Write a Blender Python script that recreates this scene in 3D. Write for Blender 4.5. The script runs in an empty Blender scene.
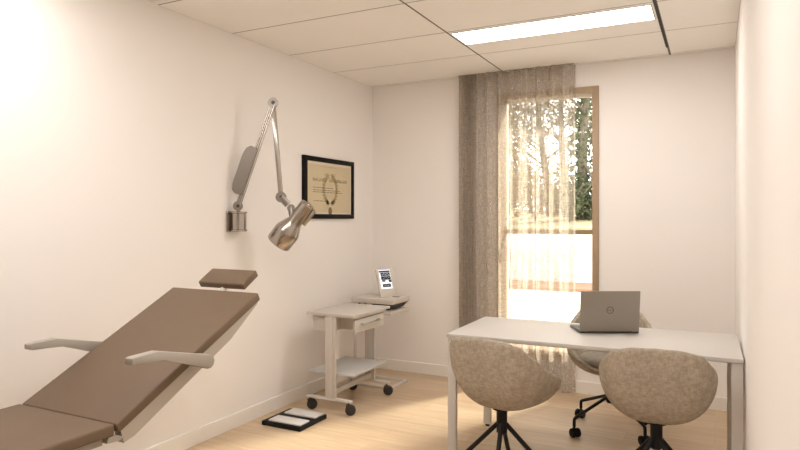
import bpy, bmesh, math, random
from mathutils import Vector, Matrix, noise
R = math.radians
PI = math.pi
S = bpy.context.scene
COL = S.collection

# ------------------------------------------------------------------ helpers
def link(o):
    COL.objects.link(o)
    return o

def bx(bm, x0, x1, y0, y1, z0, z1, mi=0, bev=0.0, seg=2, mat=None):
    v = [bm.verts.new((x, y, z)) for x in (x0, x1) for y in (y0, y1) for z in (z0, z1)]
    idx = [(0, 1, 3, 2), (4, 6, 7, 5), (0, 4, 5, 1), (2, 3, 7, 6), (0, 2, 6, 4), (1, 5, 7, 3)]
    fs = []
    for q in idx:
        f = bm.faces.new([v[i] for i in q])
        f.material_index = mi
        fs.append(f)
    if bev > 0:
        es = list({e for f in fs for e in f.edges})
        r = bmesh.ops.bevel(bm, geom=es, offset=bev, segments=seg, profile=0.5, affect='EDGES')
        for f in r['faces']:
            f.material_index = mi
        v = list({w for f in r['faces'] for w in f.verts} | {w for f in fs if f.is_valid for w in f.verts})
    if mat is not None:
        for w in v:
            w.co = mat @ w.co
    return v

def frame_of(a, b):
    z = (Vector(b) - Vector(a)).normalized()
    t = Vector((0, 0, 1)) if abs(z.z) < .95 else Vector((0, 1, 0))
    x = t.cross(z).normalized()
    y = z.cross(x)
    M = Matrix((x, y, z)).transposed().to_4x4()
    M.translation = Vector(a)
    return M

def lathe(bm, prof, M=None, n=32, mi=0, cap=True):
    """prof: list of (r, z); M maps local to world"""
    M = M or Matrix()
    rings = []
    for r, z in prof:
        rings.append([bm.verts.new(M @ Vector((r * math.cos(2 * PI * k / n), r * math.sin(2 * PI * k / n), z))) for k in range(n)])
    for a, b in zip(rings, rings[1:]):
        for k in range(n):
            f = bm.faces.new((a[k], a[(k + 1) % n], b[(k + 1) % n], b[k]))
            f.material_index = mi
    if cap:
        f = bm.faces.new(list(reversed(rings[0]))); f.material_index = mi
        f = bm.faces.new(rings[-1]); f.material_index = mi

def tube(bm, a, b, r, r2=None, n=20, mi=0):
    L = (Vector(b) - Vector(a)).length
    lathe(bm, [(r, 0), (r if r2 is None else r2, L)], frame_of(a, b), n, mi)

def pipe(bm, pts, r, n=14, mi=0):
    """round pipe through points with mitred bends"""
    pts = [Vector(p) for p in pts]
    rings = []
    x = None
    for i, p in enumerate(pts):
        d = Vector()
        if i > 0: d += (pts[i] - pts[i - 1]).normalized()
        if i < len(pts) - 1: d += (pts[i + 1] - pts[i]).normalized()
        d.normalize()
        if x is None:
            t = Vector((0, 0, 1)) if abs(d.z) < .9 else Vector((0, 1, 0))
            x = t.cross(d).normalized()
        else:
            x = (x - d * x.dot(d)).normalized()
        y = d.cross(x)
        rings.append([bm.verts.new(p + x * r * math.cos(2 * PI * k / n) + y * r * math.sin(2 * PI * k / n)) for k in range(n)])
    for a, b in zip(rings, rings[1:]):
        for k in range(n):
            f = bm.faces.new((a[k], a[(k + 1) % n], b[(k + 1) % n], b[k])); f.material_index = mi
    bm.faces.new(list(reversed(rings[0]))).material_index = mi
    bm.faces.new(rings[-1]).material_index = mi

def prism(bm, pts, axis, a, b, mi=0, bev=0.0):
    """polygon pts (2-D) extruded along axis 'x','y','z' from a to b"""
    def P(p, h):
        return {'x': (h, p[0], p[1]), 'y': (p[0], h, p[1]), 'z': (p[0], p[1], h)}[axis]
    A = [bm.verts.new(P(p, a)) for p in pts]
    B = [bm.verts.new(P(p, b)) for p in pts]
    n = len(pts)
    fs = [bm.faces.new(A), bm.faces.new(list(reversed(B)))]
    for k in range(n):
        fs.append(bm.faces.new((A[k], B[k], B[(k + 1) % n], A[(k + 1) % n])))
    for f in fs: f.material_index = mi
    if bev > 0:
        es = list({e for f in fs for e in f.edges})
        r = bmesh.ops.bevel(bm, geom=es, offset=bev, segments=2, profile=0.5, affect='EDGES')
        for f in r['faces']: f.material_index = mi

def rot_z(loc, rz):
    return Matrix.Translation(Vector(loc)) @ Matrix.Rotation(rz, 4, 'Z')

MW = {}      # world matrices of Empties / parts

def obj(name, bm, mats, parent=None, world=False, smooth=30, mods=None):
    bmesh.ops.recalc_face_normals(bm, faces=bm.faces[:])
    if world and parent is not None:
        inv = MW[parent.name].inverted()
        for v in bm.verts: v.co = inv @ v.co
    me = bpy.data.meshes.new(name)
    bm.to_mesh(me); bm.free()
    if not isinstance(mats, (list, tuple)): mats = [mats]
    for m in mats: me.materials.append(m)
    if smooth:
        for p in me.polygons: p.use_smooth = True
        me.set_sharp_from_angle(angle=R(smooth))
    o = link(bpy.data.objects.new(name, me))
    if parent is not None: o.parent = parent
    MW[o.name] = MW[parent.name].copy() if parent is not None else Matrix()
    return o

def tag(o, label, cat, group=None, kind=None):
    o['label'] = label; o['category'] = cat
    if group: o['group'] = group
    if kind: o['kind'] = kind
    return o

def thing(name, label, cat, loc=(0, 0, 0), rz=0, group=None):
    o = link(bpy.data.objects.new(name, None))
    o.location = loc; o.rotation_euler = (0, 0, rz)
    o.empty_display_size = .1
    MW[o.name] = rot_z(loc, rz)
    return tag(o, label, cat, group)

def struct(name, bm, mats, smooth=0):
    o = obj(name, bm, mats, smooth=smooth)
    o['kind'] = 'structure'
    return o

def copy_tree(o, parent=None):
    c = o.copy(); link(c); c.parent = parent
    for ch in list(o.children): copy_tree(ch, c)
    return c

def text_bm(s, size, extrude=0.0, M=None):
    cu = bpy.data.curves.new('lettering', 'FONT')
    cu.body = s; cu.size = size; cu.extrude = extrude; cu.align_x = 'CENTER'; cu.align_y = 'CENTER'
    o = bpy.data.objects.new('lettering', cu); link(o)
    bpy.context.view_layer.update()
    me = bpy.data.meshes.new_from_object(o.evaluated_get(bpy.context.evaluated_depsgraph_get()))
    bpy.data.objects.remove(o); bpy.data.curves.remove(cu)
    bm = bmesh.new(); bm.from_mesh(me); bpy.data.meshes.remove(me)
    if M is not None:
        for v in bm.verts: v.co = M @ v.co
    return bm

# ------------------------------------------------------------------ materials
def new_mat(name):
    m = bpy.data.materials.new(name); m.use_nodes = True
    nt = m.node_tree
    return m, nt, nt.nodes['Principled BSDF'], nt.nodes['Material Output']

def mat(name, col, rough=.5, metal=0.0, var=0.0, vscale=8.0, bump=0.0, bscale=60.0, stretch=(1, 1, 1), coat=0.0, spec=.5):
    m, nt, b, out = new_mat(name)
    b.inputs['Base Color'].default_value = (*col, 1)
    b.inputs['Roughness'].default_value = rough
    b.inputs['Metallic'].default_value = metal
    b.inputs['Coat Weight'].default_value = coat
    b.inputs['Specular IOR Level'].default_value = spec
    tc = nt.nodes.new('ShaderNodeTexCoord')
    mp = nt.nodes.new('ShaderNodeMapping'); mp.inputs['Scale'].default_value = stretch
    nt.links.new(tc.outputs['Object'], mp.inputs['Vector'])
    if var > 0:
        n = nt.nodes.new('ShaderNodeTexNoise'); n.inputs['Scale'].default_value = vscale; n.inputs['Detail'].default_value = 4
        nt.links.new(mp.outputs['Vector'], n.inputs['Vector'])
        r = nt.nodes.new('ShaderNodeMix'); r.data_type = 'RGBA'
        r.inputs['A'].default_value = (*[c * (1 - var) for c in col], 1)
        r.inputs['B'].default_value = (*[min(1, c * (1 + var)) for c in col], 1)
        nt.links.new(n.outputs['Fac'], r.inputs['Factor'])
        nt.links.new(r.outputs['Result'], b.inputs['Base Color'])
    if bump > 0:
        n2 = nt.nodes.new('ShaderNodeTexNoise'); n2.inputs['Scale'].default_value = bscale; n2.inputs['Detail'].default_value = 3
        nt.links.new(mp.outputs['Vector'], n2.inputs['Vector'])
        bp = nt.nodes.new('ShaderNodeBump'); bp.inputs['Strength'].default_value = bump; bp.inputs['Distance'].default_value = .002
        nt.links.new(n2.outputs['Fac'], bp.inputs['Height'])
        nt.links.new(bp.outputs['Normal'], b.inputs['Normal'])
    return m

def emit(name, col, strength):
    m, nt, b, out = new_mat(name)
    b.inputs['Base Color'].default_value = (.8, .8, .8, 1)
    b.inputs['Emission Color'].default_value = (*col, 1)
    b.inputs['Emission Strength'].default_value = strength
    return m

M = {}
M['wall'] = mat('wall_paint', (.87, .85, .83), .85, var=.012, vscale=1.5, bump=.08, bscale=180)
M['ceil'] = mat('ceiling_tile', (.91, .89, .86), .9, var=.01, vscale=3, bump=.12, bscale=260)
M['gap'] = mat('ceiling_grid_gap', (.18, .15, .12), .8)
M['seam'] = mat('ceiling_grid_line', (.17, .14, .115), .8)
M['black_track'] = mat('black_ceiling_track', (.012, .010, .010), .6)
M['base'] = mat('white_skirting_paint', (.86, .84, .80), .55, var=.01)
M['panel'] = emit('light_diffuser', (1.0, .935, .88), 14.0)
M['white_metal'] = mat('white_powder_coat', (.64, .615, .585), .42, var=.01)
M['desk'] = mat('white_laminate', (.60, .575, .55), .42, var=.012, vscale=30)
M['black'] = mat('black_plastic', (.009, .008, .008), .55, var=.1, vscale=40, spec=.2)
M['black_metal'] = mat('black_coated_steel', (.009, .0085, .008), .5, spec=.25)
M['rubber'] = mat('dark_rubber', (.035, .030, .027), .6, var=.1)
M['cream'] = mat('cream_coated_metal', (.47, .43, .37), .5, var=.02)
M['rail_grey'] = mat('grey_under_rail', (.30, .28, .26), .6)  # even grey of the curtain track
M['cart'] = mat('warm_white_laminate', (.56, .525, .485), .5, var=.015)
M['cart_shelf'] = mat('pale_grey_laminate', (.50, .50, .495), .5, var=.015)
M['device'] = mat('ivory_plastic', (.62, .58, .52), .45, var=.01)
M['device_dark'] = mat('dark_grey_plastic', (.05, .045, .04), .55)
M['brown'] = mat('brown_vinyl', (.162, .110, .070), .52, var=.05, vscale=14, bump=.25, bscale=420)
M['arm'] = mat('putty_armrest_plastic', (.38, .35, .305), .5, var=.02)
M['nickel'] = mat('brushed_nickel', (.44, .40, .36), .2, 1.0, var=.05, vscale=20, stretch=(1, 1, 8))
M['chrome'] = mat('satin_steel', (.50, .47, .43), .22, 1.0)
M['greysteel'] = mat('grey_steel_plate', (.30, .275, .25), .32, 1.0)
M['alu'] = mat('laptop_aluminium', (.33, .30, .26), .42, .75, var=.015, vscale=300)
M['logo'] = mat('dark_chrome_mark', (.08, .075, .07), .3, .8)
M['keys'] = mat('black_keys', (.02, .02, .02), .5)
M['paper'] = mat('parchment', (.62, .54, .37), .8, var=.06, vscale=9)
M['ink'] = mat('brown_ink', (.20, .15, .075), .8)
M['faint'] = mat('faint_gilt_ink', (.43, .35, .19), .8)
M['frame_black'] = mat('black_lacquer_frame', (.006, .005, .005), .5, spec=.15)
M['matboard'] = mat('cream_mat_board', (.74, .66, .52), .8)
M['pad'] = mat('white_scale_pad', (.66, .655, .65), .55, var=.03, vscale=60)
M['wood_frame'] = mat('oiled_wood_frame', (.37, .27, .175), .55, var=.14, vscale=6, stretch=(6, 6, .7))
M['screen_light'] = emit('display_pale_blue', (.72, .86, 1.0), .5)
M['screen_dark'] = mat('display_dark_area', (.015, .02, .03), .3)

# floor: pale oak boards
def floor_mat():
    m, nt, b, out = new_mat('pale_oak_boards')
    tc = nt.nodes.new('ShaderNodeTexCoord')
    br = nt.nodes.new('ShaderNodeTexBrick')
    br.offset = .37; br.inputs['Scale'].default_value = 1
    br.inputs['Brick Width'].default_value = 1.4; br.inputs['Row Height'].default_value = .16
    br.inputs['Mortar Size'].default_value = .0012; br.inputs['Mortar Smooth'].default_value = .3
    br.inputs['Color1'].default_value = (.56, .425, .285, 1); br.inputs['Color2'].default_value = (.63, .497, .35, 1)
    br.inputs['Mortar'].default_value = (.42, .30, .19, 1)
    nt.links.new(tc.outputs['Object'], br.inputs['Vector'])
    mp = nt.nodes.new('ShaderNodeMapping'); mp.inputs['Scale'].default_value = (1.2, 14, 1)
    nt.links.new(tc.outputs['Object'], mp.inputs['Vector'])
    n = nt.nodes.new('ShaderNodeTexNoise'); n.inputs['Scale'].default_value = 2.2; n.inputs['Detail'].default_value = 7; n.inputs['Roughness'].default_value = .6
    nt.links.new(mp.outputs['Vector'], n.inputs['Vector'])
    cr = nt.nodes.new('ShaderNodeValToRGB')
    cr.color_ramp.elements[0].position = .3; cr.color_ramp.elements[0].color = (.84, .81, .77, 1)
    cr.color_ramp.elements[1].position = .7; cr.color_ramp.elements[1].color = (1.08, 1.08, 1.08, 1)
    nt.links.new(n.outputs['Fac'], cr.inputs['Fac'])
    mx = nt.nodes.new('ShaderNodeMix'); mx.data_type = 'RGBA'; mx.blend_type = 'MULTIPLY'; mx.inputs['Factor'].default_value = 1
    nt.links.new(br.outputs['Color'], mx.inputs['A']); nt.links.new(cr.outputs['Color'], mx.inputs['B'])
    nt.links.new(mx.outputs['Result'], b.inputs['Base Color'])
    b.inputs['Roughness'].default_value = .42
    return m
M['floor'] = floor_mat()

# woven upholstery
def tweed(name, a, b_, sc=150):
    m, nt, b, out = new_mat(name)
    tc = nt.nodes.new('ShaderNodeTexCoord')
    def ns(stretch, scale, det=2):
        mp = nt.nodes.new('ShaderNodeMapping'); mp.inputs['Scale'].default_value = stretch
        nt.links.new(tc.outputs['Object'], mp.inputs['Vector'])
        n = nt.nodes.new('ShaderNodeTexNoise'); n.inputs['Scale'].default_value = scale; n.inputs['Detail'].default_value = det
        nt.links.new(mp.outputs['Vector'], n.inputs['Vector'])
        return n.outputs['Fac']
    f1 = ns((1, 1, .22), sc); f2 = ns((.22, .22, 1), sc); f3 = ns((1, 1, 1), sc * .22)
    ad = nt.nodes.new('ShaderNodeMath'); ad.operation = 'ADD'
    nt.links.new(f1, ad.inputs[0]); nt.links.new(f2, ad.inputs[1])
    ad2 = nt.nodes.new('ShaderNodeMath'); ad2.operation = 'ADD'
    nt.links.new(ad.outputs[0], ad2.inputs[0]); nt.links.new(f3, ad2.inputs[1])
    mr = nt.nodes.new('ShaderNodeMapRange'); mr.inputs['From Min'].default_value = 1.15; mr.inputs['From Max'].default_value = 1.85
    nt.links.new(ad2.outputs[0], mr.inputs['Value'])
    mx = nt.nodes.new('ShaderNodeMix'); mx.data_type = 'RGBA'
    mx.inputs['A'].default_value = (*a, 1); mx.inputs['B'].default_value = (*b_, 1)
    nt.links.new(mr.outputs['Result'], mx.inputs['Factor'])
    nt.links.new(mx.outputs['Result'], b.inputs['Base Color'])
    b.inputs['Roughness'].default_value = .95
    b.inputs['Specular IOR Level'].default_value = .2
    bp = nt.nodes.new('ShaderNodeBump'); bp.inputs['Strength'].default_value = .35; bp.inputs['Distance'].default_value = .002
    nt.links.new(ad.outputs[0], bp.inputs['Height']); nt.links.new(bp.outputs['Normal'], b.inputs['Normal'])
    return m
M['tweed'] = tweed('beige_woven_fabric', (.33, .283, .222), (.49, .43, .35), 170)
M['tweed_pad'] = tweed('grey_beige_seat_fabric', (.27, .24, .20), (.38, .34, .29), 200)

# sheer linen
def linen():
    m, nt, b, out = new_mat('sheer_taupe_linen')
    nt.nodes.remove(b)
    tc = nt.nodes.new('ShaderNodeTexCoord')
    def ns(stretch, scale, det=3):
        mp = nt.nodes.new('ShaderNodeMapping'); mp.inputs['Scale'].default_value = stretch
        nt.links.new(tc.outputs['Object'], mp.inputs['Vector'])
        n = nt.nodes.new('ShaderNodeTexNoise'); n.inputs['Scale'].default_value = scale; n.inputs['Detail'].default_value = det
        nt.links.new(mp.outputs['Vector'], n.inputs['Vector'])
        return n.outputs['Fac']
    v = ns((1, 1, .035), 150); h = ns((.10, .10, 1), 170); p = ns((1, 1, .6), 60)
    ad = nt.nodes.new('ShaderNodeMath'); ad.operation = 'ADD'
    nt.links.new(v, ad.inputs[0]); nt.links.new(h, ad.inputs[1])
    ad2 = nt.nodes.new('ShaderNodeMath'); ad2.operation = 'ADD'
    nt.links.new(ad.outputs[0], ad2.inputs[0]); nt.links.new(p, ad2.inputs[1])
    mr = nt.nodes.new('ShaderNodeMapRange')
    mr.inputs['From Min'].default_value = 1.15; mr.inputs['From Max'].default_value = 1.85
    mr.inputs['To Min'].default_value = .34; mr.inputs['To Max'].default_value = .76
    nt.links.new(ad2.outputs[0], mr.inputs['Value'])
    mc = nt.nodes.new('ShaderNodeMix'); mc.data_type = 'RGBA'
    mc.inputs['A'].default_value = (.72, .655, .575, 1); mc.inputs['B'].default_value = (.55, .485, .41, 1)
    nt.links.new(ad.outputs[0], mc.inputs['Factor'])
    d = nt.nodes.new('ShaderNodeBsdfDiffuse'); t = nt.nodes.new('ShaderNodeBsdfTranslucent'); tr = nt.nodes.new('ShaderNodeBsdfTransparent')
    nt.links.new(mc.outputs['Result'], d.inputs['Color']); nt.links.new(mc.outputs['Result'], t.inputs['Color'])
    m1 = nt.nodes.new('ShaderNodeMixShader'); m1.inputs[0].default_value = .6
    nt.links.new(d.outputs[0], m1.inputs[1]); nt.links.new(t.outputs[0], m1.inputs[2])
    m2 = nt.nodes.new('ShaderNodeMixShader')
    nt.links.new(mr.outputs['Result'], m2.inputs[0])
    nt.links.new(tr.outputs[0], m2.inputs[1]); nt.links.new(m1.outputs[0], m2.inputs[2])
    nt.links.new(m2.outputs[0], out.inputs['Surface'])
    return m
M['linen'] = linen()

def glass():
    m, nt, b, out = new_mat('clear_window_glass')
    nt.nodes.remove(b)
    g = nt.nodes.new('ShaderNodeBsdfGlossy'); g.inputs['Roughness'].default_value = .02
    t = nt.nodes.new('ShaderNodeBsdfTransparent'); t.inputs['Color'].default_value = (.96, .98, .97, 1)
    fr = nt.nodes.new('ShaderNodeFresnel'); fr.inputs['IOR'].default_value = 1.35
    mx = nt.nodes.new('ShaderNodeMixShader')
    nt.links.new(fr.outputs[0], mx.inputs[0]); nt.links.new(t.outputs[0], mx.inputs[1]); nt.links.new(g.outputs[0], mx.inputs[2])
    nt.links.new(mx.outputs[0], out.inputs['Surface'])
    return m
M['glass'] = glass()

def leafmat(name, a, b_):
    m, nt, b, out = new_mat(name)
    nt.nodes.remove(b)
    oi = nt.nodes.new('ShaderNodeTexCoord')
    n = nt.nodes.new('ShaderNodeTexNoise'); n.inputs['Scale'].default_value = 2.5
    nt.links.new(oi.outputs['Object'], n.inputs['Vector'])
    mx = nt.nodes.new('ShaderNodeMix'); mx.data_type = 'RGBA'
    mx.inputs['A'].default_value = (*a, 1); mx.inputs['B'].default_value = (*b_, 1)
    nt.links.new(n.outputs['Fac'], mx.inputs['Factor'])
    d = nt.nodes.new('ShaderNodeBsdfDiffuse'); t = nt.nodes.new('ShaderNodeBsdfTranslucent')
    nt.links.new(mx.outputs['Result'], d.inputs['Color']); nt.links.new(mx.outputs['Result'], t.inputs['Color'])
    ms = nt.nodes.new('ShaderNodeMixShader'); ms.inputs[0].default_value = .35
    nt.links.new(d.outputs[0], ms.inputs[1]); nt.links.new(t.outputs[0], ms.inputs[2])
    nt.links.new(ms.outputs[0], out.inputs['Surface'])
    return m
M['leaf'] = leafmat('olive_leaves', (.12, .105, .065), (.26, .22, .14))
M['ivy'] = leafmat('green_ivy_leaves', (.05, .065, .035), (.15, .17, .095))
M['drybush'] = leafmat('dry_brown_leaves', (.17, .13, .075), (.33, .25, .14))
M['straw'] = mat('dry_grass_bank', (.40, .31, .18), .95, var=.3, vscale=3)
M['bark'] = mat('grey_brown_bark', (.12, .095, .072), .9, var=.3, vscale=14, bump=.6, bscale=30)
M['paving'] = mat('pale_paving', (.46, .42, .36), .8, var=.06, vscale=2)
M['render_wall'] = mat('white_rendered_wall', (.60, .57, .53), .85, var=.03, vscale=3)
M['terracotta'] = mat('terracotta_border', (.26, .135, .08), .85, var=.12, vscale=4)

# ------------------------------------------------------------------ room shell
XL, XR, YB, YF, ZC = -2.88, .129, 5.12, -1.3, 2.64
WX0, WX1, WZ0, WZ1 = -1.655, -.822, .27, 2.458      # window opening
T = .3
b = bmesh.new(); bx(b, XL - T, XR + T, YF - T, YB + T, -.12, 0); struct('floor', b, M['floor'])
b = bmesh.new(); bx(b, XL - T, XL, YF - T, YB + T, 0, ZC + .2); struct('wall_left', b, M['wall'])
b = bmesh.new(); bx(b, XR, XR + T, YF - T, YB + T, 0, ZC + .2); struct('wall_right', b, M['wall'])
b = bmesh.new(); bx(b, XL, XR, YF - T, YF, 0, ZC + .2); struct('wall_front', b, M['wall'])
b = bmesh.new()
bx(b, XL, WX0, YB, YB + T, 0, ZC + .2); bx(b, WX1, XR, YB, YB + T, 0, ZC + .2)
bx(b, WX0, WX1, YB, YB + T, 0, WZ0); bx(b, WX0, WX1, YB, YB + T, WZ1, ZC + .2)
struct('wall_back', b, M['wall'])
BH, BT = .098, .013
def skirt(name, *a):
    b = bmesh.new(); bx(b, *a, 0, BH, bev=.003); struct(name, b, M['base'])
skirt('baseboard_left', XL, XL + BT, YF, YB)
skirt('baseboard_right', XR - BT, XR, YF, YB)
skirt('baseboard_back', XL + BT, XR - BT, YB - BT, YB)

# ceiling: tiles over a recessed dark grid
b = bmesh.new()
bx(b, XL, XR, YF, YB, ZC + .0015, ZC + .1, mi=1)
cols = [(XL, -1.593), (-1.593, -.307), (-.307, XR)]
y = 3.205 - .622 * 8
rows = []
while y < YB:
    rows.append((max(y, YF), min(y + .622, YB))); y += .622
PANELS = [(-1.575, -.33, 3.862, 4.152), (-2.70, -1.62, 1.34, 1.63), (-1.575, -.33, 1.37, 1.66)]
for (x0, x1) in cols:
    for (y0, y1) in rows:
        if y1 - y0 < .02: continue
        gx0 = .007 if x0 > XL else .002
        gx1 = .007 if x1 < -.5 else .001
        if x0 == -.307: gx0 = .012
        if x1 == -.307: gx1 = .003
        holes = [p for p in PANELS if p[0] > x0 - .05 and p[1] < x1 + .05 and p[3] > y0 and p[2] < y1]
        segs = [(y0 + .0055, y1 - .0055)]
        for p in holes:
            ns = []
            for (a, c) in segs:
                if p[2] > a: ns.append((a, min(c, p[2] - .002)))
                if p[3] < c: ns.append((max(a, p[3] + .002), c))
            segs = ns
        for (a, c) in segs:
            if c - a > .01: bx(b, x0 + gx0, x1 - gx1, a, c, ZC, ZC + .0020)
        for p in holes:
            a, c = max(y0, p[2]), min(y1, p[3])
            if p[0] - x0 - gx0 > .004: bx(b, x0 + gx0, p[0] - .002, a, c, ZC, ZC + .0020)
            if x1 - gx1 - p[1] > .004: bx(b, p[1] + .002, x1 - gx1, a, c, ZC, ZC + .0020)
struct('ceiling', b, [M['ceil'], M['seam']])
b = bmesh.new(); bx(b, -.316, -.300, YF + .01, 4.87, ZC - .004, ZC + .001, bev=.001); struct('trim_1', b, M['black_track'])

for i, p in enumerate(PANELS):
    lab = ['long white rectangular light panel set in the ceiling before the window',
           'long white light panel in the ceiling above the treatment chair, beside the left wall',
           'long white light panel in the ceiling behind the viewpoint, beside the right wall'][i]
    t = thing('ceiling_light', lab, 'light', ((p[0] + p[1]) / 2, (p[2] + p[3]) / 2, ZC), 0, 'ceiling light panels')
    hx, hy = (p[1] - p[0]) / 2, (p[3] - p[2]) / 2
    b = bmesh.new()
    for a in ((-hx, hx, -hy, -hy + .006), (-hx, hx, hy - .006, hy), (-hx, -hx + .006, -hy + .006, hy - .006), (hx - .006, hx, -hy + .006, hy - .006)):
        bx(b, *a, -.004, .001)
    obj('frame', b, M['white_metal'], t)
    b = bmesh.new(); bx(b, -hx + .006, hx - .006, -hy + .006, hy - .006, -.002, .001); obj('diffuser', b, M['panel'], t)

# ------------------------------------------------------------------ window
t = thing('window_1', 'tall wood-framed window with a single low crossbar in the back wall', 'window', ((WX0 + WX1) / 2, YB, WZ0))
t['kind'] = 'structure'
FW = .05
b = bmesh.new()
bx(b, WX0, WX0 + .028, YB - .018, YB + .19, WZ0, WZ1, bev=.003)
bx(b, WX1 - FW, WX1, YB - .018, YB + .19, WZ0, WZ1, bev=.003)
bx(b, WX0 + .028, WX1 - FW, YB - .018, YB + .19, WZ1 - FW, WZ1, bev=.003)
bx(b, WX0 + .028, WX1 - FW, YB - .018, YB + .19, WZ0, WZ0 + FW, bev=.003)
obj('window_frame', b, M['wood_frame'], t, world=True)
b = bmesh.new(); bx(b, WX0 + .028, WX1 - FW, YB + .13, YB + .18, 1.272, 1.312, bev=.003)
obj('crossbar', b, M['wood_frame'], t, world=True)
b = bmesh.new(); bx(b, WX0 + .028, WX1 - FW, YB + .150, YB + .156, 1.312, WZ1 - FW); obj('pane', b, M['glass'], t, world=True)
b = bmesh.new(); bx(b, WX0 + .028, WX1 - FW, YB + .150, YB + .156, WZ0 + FW, 1.272); obj('pane', b, M['glass'], t, world=True)

# ------------------------------------------------------------------ curtain
def curtain():
    bm = bmesh.new()
    nx, nz = 420, 36
    X0, X1 = -1.985, -1.0
    grid = []
    # arc parameter: bunch tightly at the left edge
    for k in range(nz + 1):
        z = .012 + (ZC - .002 - .012) * k / nz
        row = []
        for i in range(nx + 1):
            s = i / nx
            x = X0 + (X1 - X0) * s
            dens = 1 / (1 + math.exp((s - .17) / .02))
            w1 = math.sin(2 * PI * (s * 9.2 + .25 * noise.noise(Vector((s * 4, z * .25, 3)))) + .8)
            w2 = math.sin(2 * PI * (s * 36))
            amp = .036 + .012 * noise.noise(Vector((s * 6, 0, 7)))
            y = 5.052 + amp * w1 * (1 - dens) + .007 * math.sin(2 * PI * (s * 27 + .4 * noise.noise(Vector((s * 9, z * .2, 5))))) * (1 - dens) + dens * .040 * w2 + .005 * noise.noise(Vector((s * 20, z * .8, 1)))
            x += .010 * math.cos(2 * PI * s * 9.2) * (1 - dens)
            row.append(bm.verts.new((x, y, z)))
        grid.append(row)
    for a, c in zip(grid, grid[1:]):
        for i in range(nx):
            bm.faces.new((a[i], a[i + 1], c[i + 1], c[i]))
    t = thing('curtain', 'sheer taupe linen curtain hanging from ceiling to floor across the window', 'curtain', ((X0 + X1) / 2, 5.048, 0))
    obj('drape', bm, M['linen'], t, world=True, smooth=180)
    b = bmesh.new(); bx(b, X0, X1, 5.033, 5.063, ZC - .003, ZC - .0003); obj('track', b, M['rail_grey'], t, world=True)
curtain()

# ------------------------------------------------------------------ treatment chair
CX0, CX1 = -2.556, -1.985
CC = (CX0 + CX1) / 2
t = thing('treatment_chair', 'reclined brown vinyl treatment chair with pale armrests along the left wall', 'chair', (CC, 1.15, 0))
b = bmesh.new(); bx(b, CX0, CX1, .92, 1.580, .597, .640, bev=.008, seg=3); obj('seat_cushion', b, M['brown'], t, world=True)
b = bmesh.new(); bx(b, CX0, CX1, .42, .912, .597, .640, bev=.008, seg=3)
obj('leg_cushion', b, M['brown'], t, world=True)
A0, A1 = Vector((0, 1.583, .637)), Vector((0, 2.392, 1.042))
ang = math.atan2(A1.z - A0.z, A1.y - A0.y); LB = (A1 - A0).length
MB_ = Matrix.Translation(Vector((0, A0.y, A0.z))) @ Matrix.Rotation(ang, 4, 'X')
b = bmesh.new(); bx(b, CX0, CX1, 0, LB, -.042, 0, bev=.008, seg=3, mat=MB_); obj('back_cushion', b, M['brown'], t, world=True)
b = bmesh.new()
poly = [(.01, -.042), (LB - .015, -.042), (LB - .03, -.050), (LB * .72, -.092), (.05, -.102), (.0, -.092)]
for x0, x1 in ((CX1 - .045, CX1 - .006), (CX0 + .006, CX0 + .045)):
    prism(b, poly, 'x', x0, x1)
bx(b, CX0 + .045, CX1 - .045, .12, LB - .1, -.054, -.0425)
for v in b.verts: v.co = MB_ @ v.co
obj('back_frame', b, M['cream'], t, world=True)
b = bmesh.new()
bx(b, CX0 + .03, CX1 - .03, .45, 1.55, .565, .5965)
prism(b, [(1.555, .594), (1.585, .596), (1.628, .577), (1.60, .570), (1.55, .575)], 'x', CX1 - .035, CX1 - .004)
prism(b, [(1.555, .594), (1.585, .596), (1.628, .577), (1.60, .570), (1.55, .575)], 'x', CX0 + .004, CX0 + .035)
obj('seat_frame', b, M['arm'], t, world=True)
for sx, cx in ((1, -1.932), (-1, -2.606)):
    b = bmesh.new(); dy_ = 0 if sx > 0 else .045
    pts = [(1.588, .893), (1.60, .897), (1.715, .899), (1.955, .843), (2.005, .833), (2.021, .822), (2.027, .803), (2.020, .785), (2.004, .775), (1.985, .776), (1.745, .862), (1.60, .868), (1.588, .872)]
    pts = [(1.796 + (p - 1.796) * .96 + dy_, q) for p, q in pts]
    dz_ = -.009 if sx > 0 else -.026
    pts = [(p, q + dz_) for p, q in pts]
    prism(b, pts, 'x', cx - .021, cx + .021, bev=.003)
    ar = obj('armrest', b, M['arm'], t, world=True)
    b = bmesh.new()
    inner = CX1 - .02 if sx > 0 else CX0 + .02
    tube(b, (inner, 1.99 + dy_, .800 + dz_), (cx - sx * .016, 1.99 + dy_, .800 + dz_), .016)
    obj('pivot', b, M['arm'], ar, world=True)
# headrest
MH = Matrix.Translation(Vector((0, 2.437, 1.068))) @ Matrix.Rotation(R(31), 4, 'X')
b = bmesh.new(); bx(b, -2.425, -2.122, 0, .125, -.034, .004, bev=.008, seg=3, mat=MH); hd = obj('headrest', b, M['brown'], t, world=True)
b = bmesh.new()
pipe(b, [MB_ @ Vector((CC, LB - .12, -.052)), MB_ @ Vector((CC, LB + .03, -.046)), MH @ Vector((CC, .02, -.036)), MH @ Vector((CC, .06, -.034))], .017)
obj('headrest_bracket', b, M['white_metal'], hd, world=True)
# pedestal
b = bmesh.new()
bx(b, CC - .14, CC + .14, .72, 1.18, .06, .566, bev=.02)
obj('pedestal', b, M['cream'], t, world=True)
b = bmesh.new(); bx(b, CC - .24, CC + .24, .55, 1.38, 0, .06, bev=.015); obj('base', b, M['arm'], t, world=True)

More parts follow.
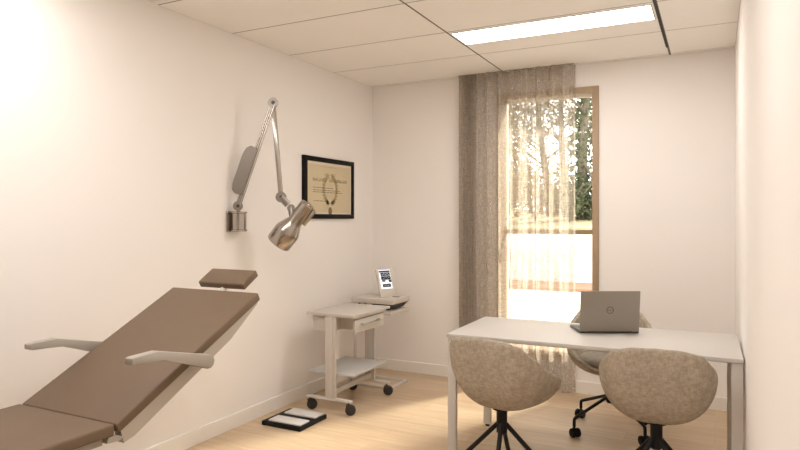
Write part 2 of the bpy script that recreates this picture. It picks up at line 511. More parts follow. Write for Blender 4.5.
# ------------------------------------------------------------------ wall lamp
LBJ = Vector((-2.826, 3.198, 1.486)); LT = Vector((-2.651, 3.345, 2.18)); LE = Vector((-2.611, 3.379, 1.548)); LJ = Vector((-2.56, 3.422, 1.474))
t = thing('wall_lamp', 'brushed metal examination lamp with jointed arm mounted on the left wall', 'lamp', (XL, 3.21, 1.38))
b = bmesh.new(); bx(b, XL, XL + .012, 3.14, 3.27, 1.315, 1.452, bev=.003)
lathe(b, [(.05, 0), (.054, .003), (.054, .010), (.048, .013), (.048, .118), (.054, .121), (.054, .128), (.05, .131)], Matrix.Translation(Vector((-2.822, 3.205, 1.318))), 40)
obj('wall_mount', b, M['nickel'], t, world=True)
b = bmesh.new(); tube(b, (-2.822, 3.205, 1.448), LBJ - Vector((0, 0, .02)), .011)
nrm = Vector((math.cos(R(50)), -math.sin(R(50)), 0))     # normal of the arm plane
def disc(bm, c, r, h): tube(bm, c - nrm * h, c + nrm * h, r, n=28)
disc(b, LBJ, .032, .016); j = obj('base_joint', b, M['greysteel'], t, world=True)
b = bmesh.new(); disc(b, LBJ, .011, .0185); obj('pivot_screw', b, M['device_dark'], j, world=True)
b = bmesh.new()
for s in (-1, 1):
    off = nrm * .011 * s
    side = (LT - LBJ).normalized().cross(nrm) * .012 * s
    pipe(b, [LBJ + off + side, LT + off + side], .0075)
pipe(b, [LBJ, LT], .007)
arm1 = obj('lower_arm', b, M['chrome'], t, world=True)
# spring cover plate on the side of the lower arm
ax = (LT - LBJ).normalized(); sd = ax.cross(nrm).normalized()
if sd.y > 0: sd = -sd
b = bmesh.new()
prof = [(.13, .012), (.15, .003), (.44, .003), (.46, .012), (.465, .045), (.44, .070), (.39, .080), (.19, .080), (.145, .070), (.128, .045)]
prof = [(p - .055, q) for p, q in prof]
A = [b.verts.new(LBJ + ax * p + sd * q + nrm * .018) for p, q in prof]
B = [b.verts.new(LBJ + ax * p + sd * q - nrm * .018) for p, q in prof]
fs = [b.faces.new(A), b.faces.new(list(reversed(B)))]
for k in range(len(prof)): fs.append(b.faces.new((A[k], B[k], B[(k + 1) % len(prof)], A[(k + 1) % len(prof)])))
bmesh.ops.bevel(b, geom=list({e for f in fs for e in f.edges}), offset=.004, segments=2, affect='EDGES')
obj('spring_cover', b, M['greysteel'], t, world=True)
b = bmesh.new(); disc(b, LT, .034, .017)
dd = (LE - LT).normalized(); tj = obj('top_joint', b, M['greysteel'], t, world=True)
b = bmesh.new(); disc(b, LT, .013, .0195); obj('pivot_screw', b, M['device_dark'], tj, world=True)
b = bmesh.new()
Mf = Matrix((nrm, dd.cross(nrm), dd)).transposed().to_4x4(); Mf.translation = LT
bx(b, -.009, .009, -.016, .016, .02, (LE - LT).length - .01, bev=.005, mat=Mf)
obj('upper_arm', b, M['chrome'], t, world=True)
b = bmesh.new(); disc(b, LE, .036, .018); d2 = (LJ - LE).normalized()
pipe(b, [LE, LE + d2 * .07], .024); el = obj('elbow_joint', b, M['greysteel'], t, world=True)
b = bmesh.new(); disc(b, LE, .011, .0205); obj('pivot_screw', b, M['device_dark'], el, world=True)
# head
HT = Vector((-2.445, 3.456, 1.500)); HD = Vector((-.198, -.045, -.249)).normalized(); HL = .345
t_in = HT
MHd = frame_of(HT, HT + HD)
b = bmesh.new()
lathe(b, [(.028, .014), (.032, .004), (.047, .0), (.051, .005), (.052, .15), (.060, .168), (.084, .225), (.088, .24), (.088, .335), (.084, .342), (.078, .338), (.074, .30), (.05, .22), (.03, .20)], MHd, 48, cap=True)
hd = obj('lamp_head', b, M['nickel'], t, world=True)
b = bmesh.new(); lathe(b, [(.030, .0125), (.030, .0155)], MHd, 32); obj('end_cap', b, M['device_dark'], hd, world=True)
b = bmesh.new()
lathe(b, [(.038, .235), (.045, .26), (.040, .30), (.02, .318)], MHd, 24); obj('bulb', b, M['pad'], hd, world=True)
# switch housing on the right of the neck (toward +X side / viewer right)
rt = Vector((.78, .63, 0)); rt = (rt - HD * rt.dot(HD)).normalized(); fw = HD.cross(rt)
Mh = Matrix((rt, fw, HD)).transposed().to_4x4(); Mh.translation = HT
b = bmesh.new(); bx(b, .046, .074, -.022, .022, .012, .135, bev=.006, mat=Mh); obj('handle', b, M['chrome'], hd, world=True)
b = bmesh.new()
nk = HT + HD * .135
pipe(b, [LJ, nk - rt * .03], .022); disc(b, LJ, .026, .02)
obj('head_joint', b, M['greysteel'], t, world=True)

# ------------------------------------------------------------------ certificate
CY0, CY1, CZ0, CZ1 = 3.985, 4.745, 1.402, 1.903
t = thing('framed_certificate', 'black framed cream certificate with a laurel wreath hanging on the left wall', 'certificate', (XL, (CY0 + CY1) / 2, CZ0))
b = bmesh.new(); fwid = .046
bx(b, XL, XL + .022, CY0, CY1, CZ0, CZ0 + fwid - .008, bev=.003); bx(b, XL, XL + .022, CY0, CY1, CZ1 - fwid + .008, CZ1, bev=.003)
bx(b, XL, XL + .022, CY0, CY0 + fwid + .008, CZ0 + .03, CZ1 - .03, bev=.003); bx(b, XL, XL + .022, CY1 - fwid + .01, CY1, CZ0 + .03, CZ1 - .03, bev=.003)
obj('frame', b, M['frame_black'], t, world=True)
b = bmesh.new(); bx(b, XL, XL + .010, CY0 + .02, CY1 - .02, CZ0 + .02, CZ1 - .02); obj('mat_board', b, M['matboard'], t, world=True)
b = bmesh.new(); py0, py1, pz0, pz1 = CY0 + .075, CY1 - .06, CZ0 + .052, CZ1 - .058
bx(b, XL + .010, XL + .0115, py0, py1, pz0, pz1); pp = obj('certificate_paper', b, M['paper'], t, world=True)
random.seed(4)
b = bmesh.new()
XF = XL + .0116
def ink(y0, y1, z0, z1, mi=0): bx(b, XF - .0004, XF + .0006, y0, y1, z0, z1, mi=mi)
def glyphs(y0, y1, z, h, mi=0, gap=.15):
    y = y0
    while y < y1:
        w = random.uniform(.35, .75) * h
        if random.random() > gap:
            ink(y, y + w * .3, z, z + h, mi)
            zz = z + random.choice([0, .4, .8]) * h
            ink(y + w * .3, y + w, zz, zz + h * .2, mi)
            if random.random() < .5: ink(y + w * .75, y + w, z, z + h * random.choice([.5, 1]), mi)
        y += w + .3 * h
W = py1 - py0
glyphs(py0 + W * .37, py0 + W * .47, pz1 - .088, .022, 1, 0); glyphs(py0 + W * .50, py0 + W * .64, pz1 - .088, .022, 1, 0)
glyphs(py0 + W * .10, py0 + W * .90, pz1 - .138, .026, 0, .12)
ink(py0 + W * .3, py0 + W * .66, pz1 - .018, pz1 - .015, 1)
for zz, a, c in ((-.192, .10, .55), (-.212, .10, .70), (-.228, .10, .72), (-.30, .12, .38)):
    y = py0 + W * a
    while y < py0 + W * c:
        w = random.uniform(.02, .05); ink(y, y + w, pz1 + zz, pz1 + zz + .005, 0); y += w + .008
# wreath
cy, cz = py0 + W * .5, pz1 - .20
def leafp(y, z, a, L, w, mi):
    ca, sa = math.cos(a), math.sin(a)
    P = [(0, 0), (L * .5, w), (L, 0), (L * .5, -w)]
    vs = [b.verts.new((XF + .0004, y + p * ca - q * sa, z + p * sa + q * ca)) for p, q in P]
    f = b.faces.new(vs); f.material_index = mi
for s in (-1, 1):
    for k in range(13):
        a = R(-100 + k * 13.5)
        y0_, z0_ = cy + s * .098 * math.cos(a), cz + .115 * math.sin(a)
        if k == 0: continue
        ta = a + PI / 2
        for e in (-.6, 0.0, .6):
            d = ta + e
            leafp(y0_, z0_, math.atan2(math.sin(d), s * math.cos(d)), .042, .0085, 1)
    for k in range(3):
        leafp(cy + s * .02, cz - .118, R(90 - s * (40 + 25 * k)), .05, .007, 1)
n = 18
for (r0, zc) in ((.028, cz - .180),):
    f = b.faces.new([b.verts.new((XF + .0005, cy + r0 * math.cos(2 * PI * k / n), zc + r0 * 1.25 * math.sin(2 * PI * k / n))) for k in range(n)]); f.material_index = 0
obj('print', b, [M['ink'], M['faint']], pp, world=True, smooth=0)

# ------------------------------------------------------------------ cart
CXL, CXR, KY0, KY1 = -2.66, -2.33, 3.79, 4.365
t = thing('trolley_cart', 'two-tier pale laminate trolley with drawer and black castors by the left wall', 'cart', (-2.495, 4.08, 0))
b = bmesh.new(); bx(b, -2.70, -2.295, 3.80, 4.36, .692, .712, bev=.003); obj('top', b, M['cart'], t, world=True)
b = bmesh.new()
bx(b, -2.675, -2.312, 3.845, 4.30, .675, .692); bx(b, -2.675, -2.50, 3.845, 4.30, .575, .675)
bx(b, -2.50, -2.33, 3.955, 3.97, .578, .675); bx(b, -2.50, -2.33, 4.27, 4.285, .578, .675); bx(b, -2.50, -2.33, 3.97, 4.27, .578, .590)
obj('drawer_box', b, M['cart'], t, world=True)
b = bmesh.new(); bx(b, -2.332, -2.314, 3.852, 4.29, .572, .668, bev=.003); dr = obj('drawer', b, M['cart'], t, world=True)
b = bmesh.new()
pipe(b, [(-2.314, 3.94, .632), (-2.288, 3.94, .632), (-2.288, 4.17, .632), (-2.314, 4.17, .632)], .011); obj('handle', b, M['cart_shelf'], dr, world=True)
b = bmesh.new(); bx(b, -2.69, -2.31, 3.825, 4.33, .264, .280, bev=.003); obj('shelf', b, M['cart_shelf'], t, world=True)
for yy, nm in ((KY0, 0), (KY1, 1)):
    b = bmesh.new(); s = 1 if nm == 0 else -1
    bx(b, -2.52, -2.455, yy - .018, yy + .018, .108, .692, bev=.004)
    bx(b, -2.455, -2.437, yy - .012, yy + .012, .108, .692, bev=.002)
    obj('upright', b, M['cart'], t, world=True)
    b = bmesh.new(); bx(b, -2.685, -2.305, yy - .014, yy + .014, .090, .109, bev=.003); ft = obj('foot_bar', b, M['white_metal'], t, world=True)
b = bmesh.new(); bx(b, -2.49, -2.46, KY0 + .018, KY1 - .018, .125, .165, bev=.003); obj('stretcher', b, M['cart'], t, world=True)

def caster(parent, x, y, top, r, w, ang, twin=False, name='caster', m=None):
    m = m or M['rubber']
    b = bmesh.new()
    Mz = rot_z((x, y, 0), ang)
    off = r * .35
    tube(b, (x, y, r * 1.5), (x, y, top), .007 if top - r * 1.5 > .01 else .009)
    bx(b, -w * .25 if twin else -w * .75, w * .25 if twin else w * .75, -r * .5, r * .55, r * 1.55, r * 1.95, bev=.003, mat=Mz)
    if not twin:
        for s in (-1, 1): bx(b, s * w * .72 - .003, s * w * .72 + .003, -r * .35, r * .6, r * .8, r * 1.7, mat=Mz)
    o = obj(name, b, m, parent, world=True)
    for s in ((-1, 1) if twin else (0,)):
        b = bmesh.new()
        c = s * w * .55
        hw = w * (.32 if twin else .5)
        a0 = Mz @ Vector((c - hw, off, r)); a1 = Mz @ Vector((c + hw, off, r))
        lathe(b, [(r * .55, 0), (r * .9, 0), (r, hw * .35), (r, hw * 1.65), (r * .9, hw * 2), (r * .55, hw * 2)], frame_of(a0, a1), 24)
        obj('wheel', b, m, o, world=True)
    return o
for x, y, a in ((CXL, KY0, -42), (CXR, KY0, -62), (CXL, KY1, -50), (CXR, KY1, -75)):
    caster(t, x, y, .09, .038, .030, R(a))

# ------------------------------------------------------------------ equipment stand and device
t = thing('equipment_stand', 'pale metal stand with rectangular floor frame in the back left corner', 'stand', (-2.53, 4.65, 0))
b = bmesh.new(); r = .010
bx(b, -2.72, -2.36, 4.505, 4.525, 0, .022, bev=.003); bx(b, -2.72, -2.36, 4.785, 4.805, 0, .022, bev=.003)
bx(b, -2.38, -2.36, 4.525, 4.785, 0, .022, bev=.003); bx(b, -2.72, -2.70, 4.525, 4.785, 0, .022, bev=.003)
obj('base_frame', b, M['white_metal'], t, world=True)
for yy in (4.515, 4.795):
    b = bmesh.new(); bx(b, -2.72, -2.70, yy - .01, yy + .01, .022, .612, bev=.002); obj('post', b, M['white_metal'], t, world=True)
b = bmesh.new(); bx(b, -2.74, -2.355, 4.49, 4.82, .612, .642, bev=.003); obj('tray', b, M['cart'], t, world=True)

t = thing('monitor_device', 'ivory medical recorder with small lit screen on the corner stand', 'medical device', (-2.53, 4.65, .642))
b = bmesh.new()
prism(b, [(-2.68, .650), (-2.40, .650), (-2.352, .697), (-2.72, .697)], 'y', 4.545, 4.80)
for yy in (4.575, 4.77):
    for xx in (-2.68, -2.43): bx(b, xx - .012, xx + .012, yy - .012, yy + .012, .642, .652)
obj('underside', b, M['device_dark'], t, world=True)
b = bmesh.new()
bx(b, -2.74, -2.345, 4.50, 4.82, .696, .742, bev=.007, seg=3)
for xx in (-2.71, -2.64, -2.58): bx(b, xx - .018, xx + .018, 4.51, 4.54, .672, .697, bev=.003)
hs = obj('housing', b, M['device'], t, world=True)
b = bmesh.new(); bx(b, -2.44, -2.375, 4.66, 4.70, .7415, .7435); obj('paper_slot', b, M['device_dark'], hs, world=True)
b = bmesh.new(); bx(b, -2.52, -2.40, 4.575, 4.58, .7415, .743); obj('key_strip', b, M['device_dark'], hs, world=True)
# tilted screen
sn = Vector((.86, -.51, 0)).normalized(); sr = Vector((0, 0, 1)).cross(sn) 
Ms = Matrix((sr, -sn, Vector((0, 0, 1)))).transposed().to_4x4()
Ms.translation = Vector((-2.465, 4.67, .741))
Ms = Ms @ Matrix.Rotation(R(-20), 4, 'X')
b = bmesh.new(); bx(b, -.085, .085, 0, .022, .0, .245, bev=.006, mat=Ms); sc_ = obj('monitor', b, M['device'], t, world=True)
b = bmesh.new()
bx(b, -.064, .048, -.0015, .004, .070, .236, mat=Ms)
def blk(x0, x1, z0, z1, mi=1): bx(b, x0, x1, -.0024, 0, z0, z1, mi=mi, mat=Ms)
blk(-.062, .044, .214, .228); blk(-.050, .042, .182, .211); blk(-.050, .044, .148, .179); blk(-.046, -.012, .132, .146); blk(.02, .047, .126, .146)
blk(-.046, .034, .084, .112)
for q in range(7): blk(-.04 + q * .011, -.034 + q * .011, .19 + (q % 3) * .004, .196 + (q % 3) * .005, 0); 
for q in range(6): blk(-.036 + q * .012, -.03 + q * .012, .160 + (q * 5 % 4) * .003, .163 + (q * 5 % 4) * .003, 0)
for q in range(5): blk(-.03 + q * .012, -.025 + q * .012, .096, .099 + (q % 2) * .003, 0)
obj('display', b, [M['screen_light'], M['screen_dark']], sc_, world=True, smooth=0)

# ------------------------------------------------------------------ floor scale
t = thing('floor_scale', 'flat black scale with two white foot pads on the floor by the left wall', 'scale', (-2.59, 3.505, 0))
b = bmesh.new(); bx(b, -2.75, -2.43, 3.348, 3.662, 0, .030, bev=.004); obj('base', b, M['black'], t, world=True)
for y0, y1, x0 in ((3.366, 3.476, -2.708), (3.540, 3.655, -2.708)):
    b = bmesh.new(); bx(b, x0, -2.445, y0, y1, .028, .040, bev=.004); obj('foot_pad', b, M['pad'], t, world=True)

# ------------------------------------------------------------------ desk
DZ = .733
fl = Vector((-1.395, 3.352, 0)); DR = R(.7); DLn, DWd = 1.517, .71
ux = Vector((math.cos(DR), math.sin(DR), 0)); uy = Vector((-math.sin(DR), math.cos(DR), 0))
ctr = fl + ux * DLn / 2 + uy * DWd / 2
t = thing('desk', 'white desk with square metal legs standing against the right wall', 'desk', ctr, DR)
hx, hy = DLn / 2, DWd / 2
b = bmesh.new(); bx(b, -hx, hx, -hy, hy, DZ - .020, DZ, bev=.002); obj('top', b, M['desk'], t)
b = bmesh.new()
for s in (-1, 1):
    bx(b, -hx + .052, hx - .052, s * (hy - .20) - .018, s * (hy - .20) + .018, DZ - .06, DZ - .024)
    bx(b, s * (hx - .027) - .018, s * (hx - .027) + .018, -hy + .046, hy - .046, DZ - .06, DZ - .024)
bx(b, -hx + .06, hx - .06, -hy + .06, hy - .06, DZ - .024, DZ - .0195)
obj('under_frame', b, M['white_metal'], t)
for sx in (-1, 1):
    for sy in (-1, 1):
        b = bmesh.new(); x, y = sx * (hx - .027), sy * (hy - .031)
        bx(b, x - .025, x + .025, y - .015, y + .015, .014, DZ - .024, bev=.003)
        bx(b, x - .018, x + .018, y - .012, y + .012, DZ - .025, DZ - .0195)
        lg = obj('leg', b, M['white_metal'], t)
        b = bmesh.new(); lathe(b, [(.014, 0), (.014, .008), (.008, .009), (.008, .016)], Matrix.Translation(Vector((x, y, 0))), 20); obj('glide', b, M['black'], lg)

# ------------------------------------------------------------------ laptop
lp0, lp1 = Vector((-.700, 3.700, 0)), Vector((-.395, 3.851, 0))
lx = (lp1 - lp0).normalized(); ly = Vector((-lx.y, lx.x, 0)); lw = .345
mid = (lp0 + lp1) / 2
t = thing('laptop', 'open grey laptop on the white desk, back of its lid to the viewer', 'laptop', (mid.x, mid.y, DZ), math.atan2(lx.y, lx.x))
b = bmesh.new(); bx(b, -lw / 2, lw / 2, .004, .222, .002, .016, bev=.004, seg=3)
for sx in (-1, 1):
    for yy in (.03, .21): bx(b, sx * .14 - .012, sx * .14 + .012, yy - .006, yy + .006, 0, .003)
bs = obj('base', b, M['logo'], t)
b = bmesh.new(); bx(b, -lw / 2 + .004, lw / 2 - .004, .01, .218, .0155, .0168); dk = obj('keyboard_deck', b, M['logo'], t)
b = bmesh.new()
for rr in range(5):
    for k in range(13): bx(b, -.145 + k * .0224, -.145 + k * .0224 + .019, .04 + rr * .02, .04 + rr * .02 + .017, .0165, .0182)
obj('keys', b, M['keys'], dk)
Ml = Matrix.Translation(Vector((0, .006, .012))) @ Matrix.Rotation(R(6), 4, 'X')
b = bmesh.new(); bx(b, -lw / 2, lw / 2, -.004, .003, 0, .240, bev=.003, seg=3, mat=Ml)
lid = obj('lid', b, M['alu'], t)
b = bmesh.new(); bx(b, -lw / 2 + .006, lw / 2 - .006, .0025, .0042, .012, .234, mat=Ml); obj('screen', b, M['keys'], lid)
b = bmesh.new(); tube(b, (-.13, .007, .012), (.13, .007, .012), .006); obj('hinge', b, M['logo'], lid)
b = bmesh.new(); n = 40
Mg = Ml @ Matrix.Translation(Vector((0, -.0046, .128))) @ Matrix.Rotation(R(90), 4, 'X')
lathe(b, [(.0172, -.0008), (.0172, .0006), (.0205, .0006), (.0205, -.0008)], Mg, 40, cap=False)
obj('emblem_ring', b, M['logo'], lid)
b = bmesh.new()
for s, x, rz in (('D', -.0098, 0), ('E', -.0035, 38), ('L', .0036, 0), ('L', .0096, 0)):
    tb = text_bm(s, .0125, .0003, Mg @ Matrix.Translation(Vector((x, 0, .0004))) @ Matrix.Rotation(R(rz), 4, 'Z'))
    me = bpy.data.meshes.new('tmp'); tb.to_mesh(me); tb.free(); b.from_mesh(me); bpy.data.meshes.remove(me)
obj('emblem_letters', b, M['logo'], lid, smooth=0)

# ------------------------------------------------------------------ bucket chairs
def lerp_tab(tab, a):
    for (a0, v0), (a1, v1) in zip(tab, tab[1:]):
        if a <= a1:
            u = (a - a0) / (a1 - a0); u = u * u * (3 - 2 * u) * .5 + u * .5
            return v0 + (v1 - v0) * u
    return tab[-1][1]
HT_ = [(0, .405), (25, .403), (45, .385), (62, .325), (80, .262), (100, .215), (120, .170), (135, .110), (155, .060), (180, .050)]
RT_ = [(0, .205), (22, .228), (45, .278), (65, .284), (90, .274), (106, .288), (120, .308), (136, .29), (160, .255), (180, .245)]
Z0 = .385
def shell_pt(phi, v, inset=0.0):
    """phi measured from the back centre; local +Y is the front"""
    a = abs(math.degrees(phi))
    h, r = lerp_tab(HT_, a), lerp_tab(RT_, a)
    q = PI / 2 * v
    rr = (r - inset) * math.sin(q) ** .66
    z = h * (1 - math.cos(q)) ** .92
    lean = .06 * max(0, 1 - a / 80) + (.10 if a > 100 else 0) * min(1, (a - 100) / 20)
    rr += lean * z * v * .55
    return Vector((rr * math.sin(phi), -rr * math.cos(phi), Z0 + z))
def shell_bm():
    bm = bmesh.new(); n, m = 72, 16
    c = bm.verts.new((0, 0, Z0))
    rings = []
    for j in range(1, m + 1):
        v = j / m
        rings.append([bm.verts.new(shell_pt(-PI + 2 * PI * k / n, v)) for k in range(n)])
    for k in range(n): bm.faces.new((c, rings[0][k], rings[0][(k + 1) % n]))
    for a, d in zip(rings, rings[1:]):
        for k in range(n): bm.faces.new((a[k], d[k], d[(k + 1) % n], a[(k + 1) % n]))
    return bm
def shell_z(phi, r):
    a = abs(math.degrees(phi)); h, R_ = lerp_tab(HT_, a), lerp_tab(RT_, a)
    q = math.asin(min(1, (r / R_)) ** (1 / .66))
    return Z0 + h * (1 - math.cos(q)) ** .92
def cushion_bm():
    """pad that follows the inside of the shell, with a softly domed top"""
    bm = bmesh.new(); n = 64
    top = .505
    prof = [(.12, 0), (.5, 0), (.8, 0), (.93, .12), (1.0, .40), (1.0, .62), (.955, .86), (.86, .97), (.5, 1.05), (.12, 1.08)]
    rings = [[] for _ in prof]
    for k in range(n):
        phi = -PI + 2 * PI * k / n
        r = .215
        while shell_z(phi, r + .036) > .470 and r > .10: r -= .002
        r = min(r, lerp_tab(RT_, abs(math.degrees(phi))) - .045)
        for j, (u, w) in enumerate(prof):
            zb = shell_z(phi, min(r, r * u + .036)) + .030
            zz = zb + (top - zb) * w
            rings[j].append(bm.verts.new((r * u * math.sin(phi), -r * u * math.cos(phi), zz)))
    for a, d in zip(rings, rings[1:]):
        for k in range(n): bm.faces.new((a[k], a[(k + 1) % n], d[(k + 1) % n], d[k]))
    bm.faces.new(list(reversed(rings[0]))); bm.faces.new(rings[-1])
    return bm

def bucket_chair(label, loc, yaw, legs_yaw, wheels):
    t = thing('bucket_chair', label, 'chair', loc, yaw, 'beige bucket chairs around the desk')
    o = obj('shell', shell_bm(), M['tweed'], t, smooth=180)
    md = o.modifiers.new('thickness', 'SOLIDIFY'); md.thickness = .034; md.offset = -1; md.use_even_offset = False
    md = o.modifiers.new('round', 'SUBSURF'); md.levels = 1; md.render_levels = 1
    obj('seat_cushion', cushion_bm(), M['tweed_pad'], t, smooth=60)
    b = bmesh.new()
    lathe(b, [(.05, Z0 - .006), (.05, Z0 + .004)], None, 28)
    if wheels:
        lathe(b, [(.022, .225), (.022, Z0)], None, 24); lathe(b, [(.026, .185), (.034, .20), (.034, .262), (.026, .27)], None, 24)
    else:
        lathe(b, [(.020, .248), (.029, .256), (.029, Z0)], None, 28)
    obj('swivel_post', b, M['black_metal'], t)
    for k in range(4):
        a = legs_yaw + k * PI / 2
        dx, dy = math.cos(a), math.sin(a)
        b = bmesh.new()
        if wheels:
            P = [(dx * .015, dy * .015, .232), (dx * .287, dy * .287, .122), (dx * .298, dy * .298, .112), (dx * .30, dy * .30, .098), (dx * .30, dy * .30, .066)]
            pipe(b, P, .0105)
            lg = obj('leg', b, M['black_metal'], t)
            MW_ = MW[t.name] @ Vector((dx * .30, dy * .30, 0))
            caster(lg, MW_.x, MW_.y, .068, .029, .033, .6 + k * 1.1, twin=True, m=M['black'])
        else:
            pipe(b, [(dx * .018, dy * .018, .305), (dx * .30, dy * .30, .014)], .0125)
            lg = obj('leg', b, M['black_metal'], t)
            b = bmesh.new(); lathe(b, [(.016, 0), (.016, .016)], Matrix.Translation(Vector((dx * .30, dy * .30, 0))), 18); obj('glide', b, M['rubber'], lg)
    return t
bucket_chair('beige fabric bucket chair angled at the left front corner of the desk', (-1.022, 3.23, 0), R(-11), R(20), False)
bucket_chair('beige fabric bucket chair seen squarely from behind beside the right wall', (-.262, 3.36, 0), R(4.5), R(45), False)
bucket_chair('beige bucket chair on castors behind the desk, facing the viewer', (-.615, 4.305, 0), R(190), R(-45 - 190 + 5), True)

# ------------------------------------------------------------------ outside
b = bmesh.new(); bx(b, -40, 30, YB + T, 60, -.35, -.05); struct('ground', b, M['paving'])
b = bmesh.new(); bx(b, -14, 6, 13.85, 14.1, -.05, 1.16, bev=.01); o = obj('garden_wall', b, M['render_wall']); tag(o, 'low white rendered garden wall outside beyond the window', 'wall', kind='structure')
b = bmesh.new(); bx(b, -14, 6, 12.6, 13.84, -.05, .012); o = obj('border_strip', b, M['terracotta']); tag(o, 'reddish border strip at the foot of the garden wall', 'border', kind='structure')
random.seed(11)
def bank():
    bm = bmesh.new(); nx, ny = 80, 10
    g = []
    for i in range(nx + 1):
        row = []
        for j in range(ny + 1):
            x = -22 + 36 * i / nx; y = 14.6 + 16 * j / ny
            z = 1.15 + .55 * min(1, j / 4) + .18 * noise.noise(Vector((x * .5, y * .3, 0)))
            row.append(bm.verts.new((x, y, z)))
        g.append(row)
    for i in range(nx):
        for j in range(ny): bm.faces.new((g[i][j], g[i + 1][j], g[i + 1][j + 1], g[i][j + 1]))
    o = obj('grass_bank', bm, M['straw'], smooth=60)
    tag(o, 'dry straw coloured bank rising behind the garden wall', 'bank', kind='structure')
    bm = bmesh.new(); bx(bm, -22, 14, 14.5, 14.7, -.05, 1.2)
    obj('bank_face', bm, M['straw'], o)
bank()

def leaves(bm, c, rad, n, size, sq=1.0):
    for _ in range(n):
        d = Vector((random.gauss(0, 1), random.gauss(0, 1), random.gauss(0, 1))).normalized() * rad * random.random() ** .45
        d.z *= sq
        p = c + d
        u = Vector((random.gauss(0, 1), random.gauss(0, 1), random.gauss(0, 1))).normalized()
        w = u.cross(Vector((random.gauss(0, 1), random.gauss(0, 1), random.gauss(0, 1)))).normalized()
        s = size * random.uniform(.6, 1.3)
        bm.faces.new([bm.verts.new(q) for q in (p - u * s, p + w * s * .45, p + u * s, p - w * s * .45)])

def tree(x, y, h, r, label, nl, ls, lean=0.0, ivy=False, branches=14, crown0=.35, m='leaf', rad=.7):
    z0 = 1.5
    t = thing('tree', label, 'tree', (x, y, z0), 0, 'trees beyond the garden wall')
    b = bmesh.new(); pts = []
    for k in range(9):
        u = k / 8
        pts.append(Vector((lean * u * h + .12 * math.sin(u * 5 + x), .1 * math.sin(u * 4 + y), u * h - .3)))
    for a, c, k in zip(pts, pts[1:], range(8)):
        tube(b, a, c, r * (1 - k / 9.5), r * (1 - (k + 1) / 9.5), 10)
    obj('trunk', b, M['bark'], t)
    lf = bmesh.new(); br = bmesh.new()
    for k in range(branches):
        u = crown0 + (1 - crown0) * (k + .5) / branches
        i = min(7, int(u * 8)); p = pts[i].lerp(pts[i + 1], u * 8 - i)
        a = random.uniform(0, 2 * PI); L = random.uniform(.7, 1.5) * h * .24 * (1.15 - .6 * u)
        q = p + Vector((math.cos(a) * L, math.sin(a) * L, L * random.uniform(.1, .75)))
        mid = p.lerp(q, .5) + Vector((0, 0, .12 * L))
        pipe(br, [p, mid, q], r * .22, 6)
        for e in range(3):
            q2 = mid.lerp(q, e / 2) + Vector((random.uniform(-.6, .6), random.uniform(-.6, .6), random.uniform(-.1, .6))) * L * .6
            pipe(br, [mid.lerp(q, e / 2.5), q2], r * .09, 5)
            leaves(lf, q2, rad * L * .55, nl // (branches * 4), ls)
        leaves(lf, q, rad * L * .6, nl // (branches * 4), ls)
    obj('branches', br, M['bark'], t)
    obj('foliage', lf, M[m], t, smooth=0)
    if ivy:
        iv = bmesh.new()
        for k in range(22):
            u = (k / 22) ** 1.5 * .62
            i = min(7, int(u * 8)); p = pts[i].lerp(pts[i + 1], u * 8 - i)
            leaves(iv, p + Vector((random.uniform(-.2, .2), -.05, 0)), .42 * (1.3 - 1.2 * u), int(95 * (1 - u)), .075, 1.2)
        obj('ivy', iv, M['ivy'], t, smooth=0)
    return t
# dir from the window: x/y about -.30 (left edge of glass) to -.17 (right edge)
tree(-3.05, 17.0, 6.2, .17, 'thick straight trunk clad in green ivy at the right of the window view', 1800, .06, .01, True, 14, .25, 'ivy')
tree(-3.95, 18.5, 6.8, .13, 'bare upright trunk just left of the ivy-clad trunk outside', 3200, .055, .0, False, 18, .22)
tree(-4.75, 19.6, 6.0, .15, 'leaning broad tree seen through the middle of the curtain', 6000, .055, -.04, False, 22, .26)
tree(-5.75, 18.0, 6.0, .17, 'dark thick-trunked tree seen at the left of the window view', 7000, .055, .0, False, 22, .26)
tree(-6.9, 19.5, 6.2, .22, 'leafy tree at the extreme left of the window view', 6000, .06, .02, False, 20, .25)
tree(-3.5, 23.0, 7.5, .14, 'slim far tree standing behind the ivy-clad trunk', 4000, .06, .02, False, 18, .25)
tree(-2.2, 19.5, 7, .17, 'tall tree behind the right edge of the window frame', 4000, .06, .0, False, 18, .25)
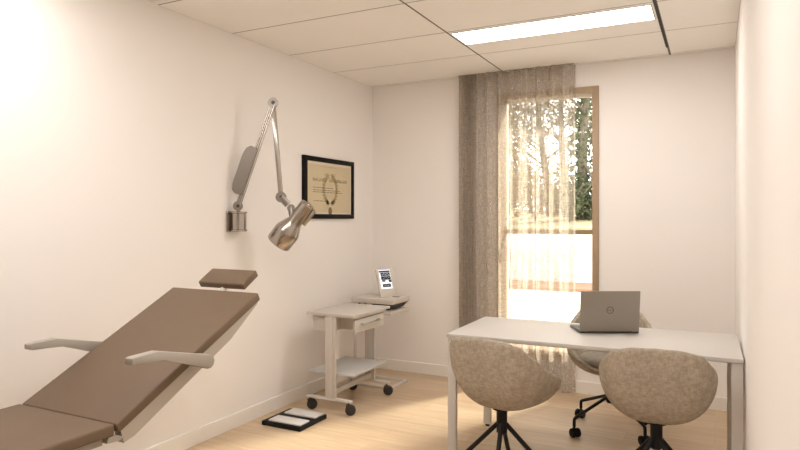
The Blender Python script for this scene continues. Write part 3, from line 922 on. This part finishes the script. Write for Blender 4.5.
def bush(x, y, r, h, label, m, n):
    t = thing('bush', label, 'bush', (x, y, 1.55), 0, 'bushes along the bank')
    b = bmesh.new()
    for k in range(9):
        a = random.uniform(0, 2 * PI)
        pipe(b, [(0, 0, -.2), (math.cos(a) * r * .4, math.sin(a) * r * .4, h * .5), (math.cos(a) * r * .8, math.sin(a) * r * .8, h * random.uniform(.7, 1.1))], .02, 5)
    obj('stems', b, M['bark'], t)
    lf = bmesh.new()
    for k in range(14):
        leaves(lf, Vector((random.uniform(-r, r) * .7, random.uniform(-r, r) * .6, random.uniform(.15, .85) * h)), r * .5, n // 14, .075)
    obj('foliage', lf, M[m], t, smooth=0)
for q in ((-6.3, 16.6, 1.0, 1.5, 'dry brown bush outside at the left edge of the glass', 'drybush', 1500), (-5.2, 16.8, 1.0, 1.5, 'dry brown bush outside, second from the left edge of the glass', 'drybush', 1500),
          (-4.3, 16.5, .9, 1.25, 'dry brown bush outside, beside the bare upright trunk', 'drybush', 1500), (-3.3, 16.2, .75, .9, 'green bush at the foot of the ivy-clad trunk', 'ivy', 1000),
          (-2.4, 16.8, .9, 1.3, 'green bush outside at the right edge of the glass', 'ivy', 900)):
    bush(*q)

# ------------------------------------------------------------------ light
w = bpy.data.worlds.new('daylight'); S.world = w; w.use_nodes = True
bg = w.node_tree.nodes['Background']; bg.inputs['Color'].default_value = (1.0, .965, .925, 1); bg.inputs['Strength'].default_value = 3.9
sun = bpy.data.lights.new('sun', 'SUN'); sun.energy = 9.5; sun.angle = R(6); sun.color = (1, .89, .74)
so = link(bpy.data.objects.new('sun', sun))
sd_ = Vector((-.62, -1.3, -1.10)).normalized()
so.rotation_euler = sd_.to_track_quat('-Z', 'Y').to_euler(); so.location = (4, 14, 9)

# ------------------------------------------------------------------ camera
cam = bpy.data.cameras.new('camera'); co = link(bpy.data.objects.new('camera', cam))
co.location = (0, 0, 1.4); co.rotation_euler = (R(90), 0, R(26.86))
cam.sensor_fit = 'HORIZONTAL'; cam.sensor_width = 36; cam.lens = 36 * 622 / 800
cam.shift_y = -(225 - 219) / 800 * 1.0
cam.clip_start = .02
S.camera = co
S.view_settings.view_transform = 'Standard'; S.view_settings.look = 'None'
S.view_settings.exposure = 0.46; S.view_settings.gamma = 1; S.view_settings.use_curve_mapping = False
cy = S.cycles
cy.max_bounces = 12; cy.diffuse_bounces = 8; cy.transparent_max_bounces = 16; cy.use_denoising = True
cy.sample_clamp_indirect = 8
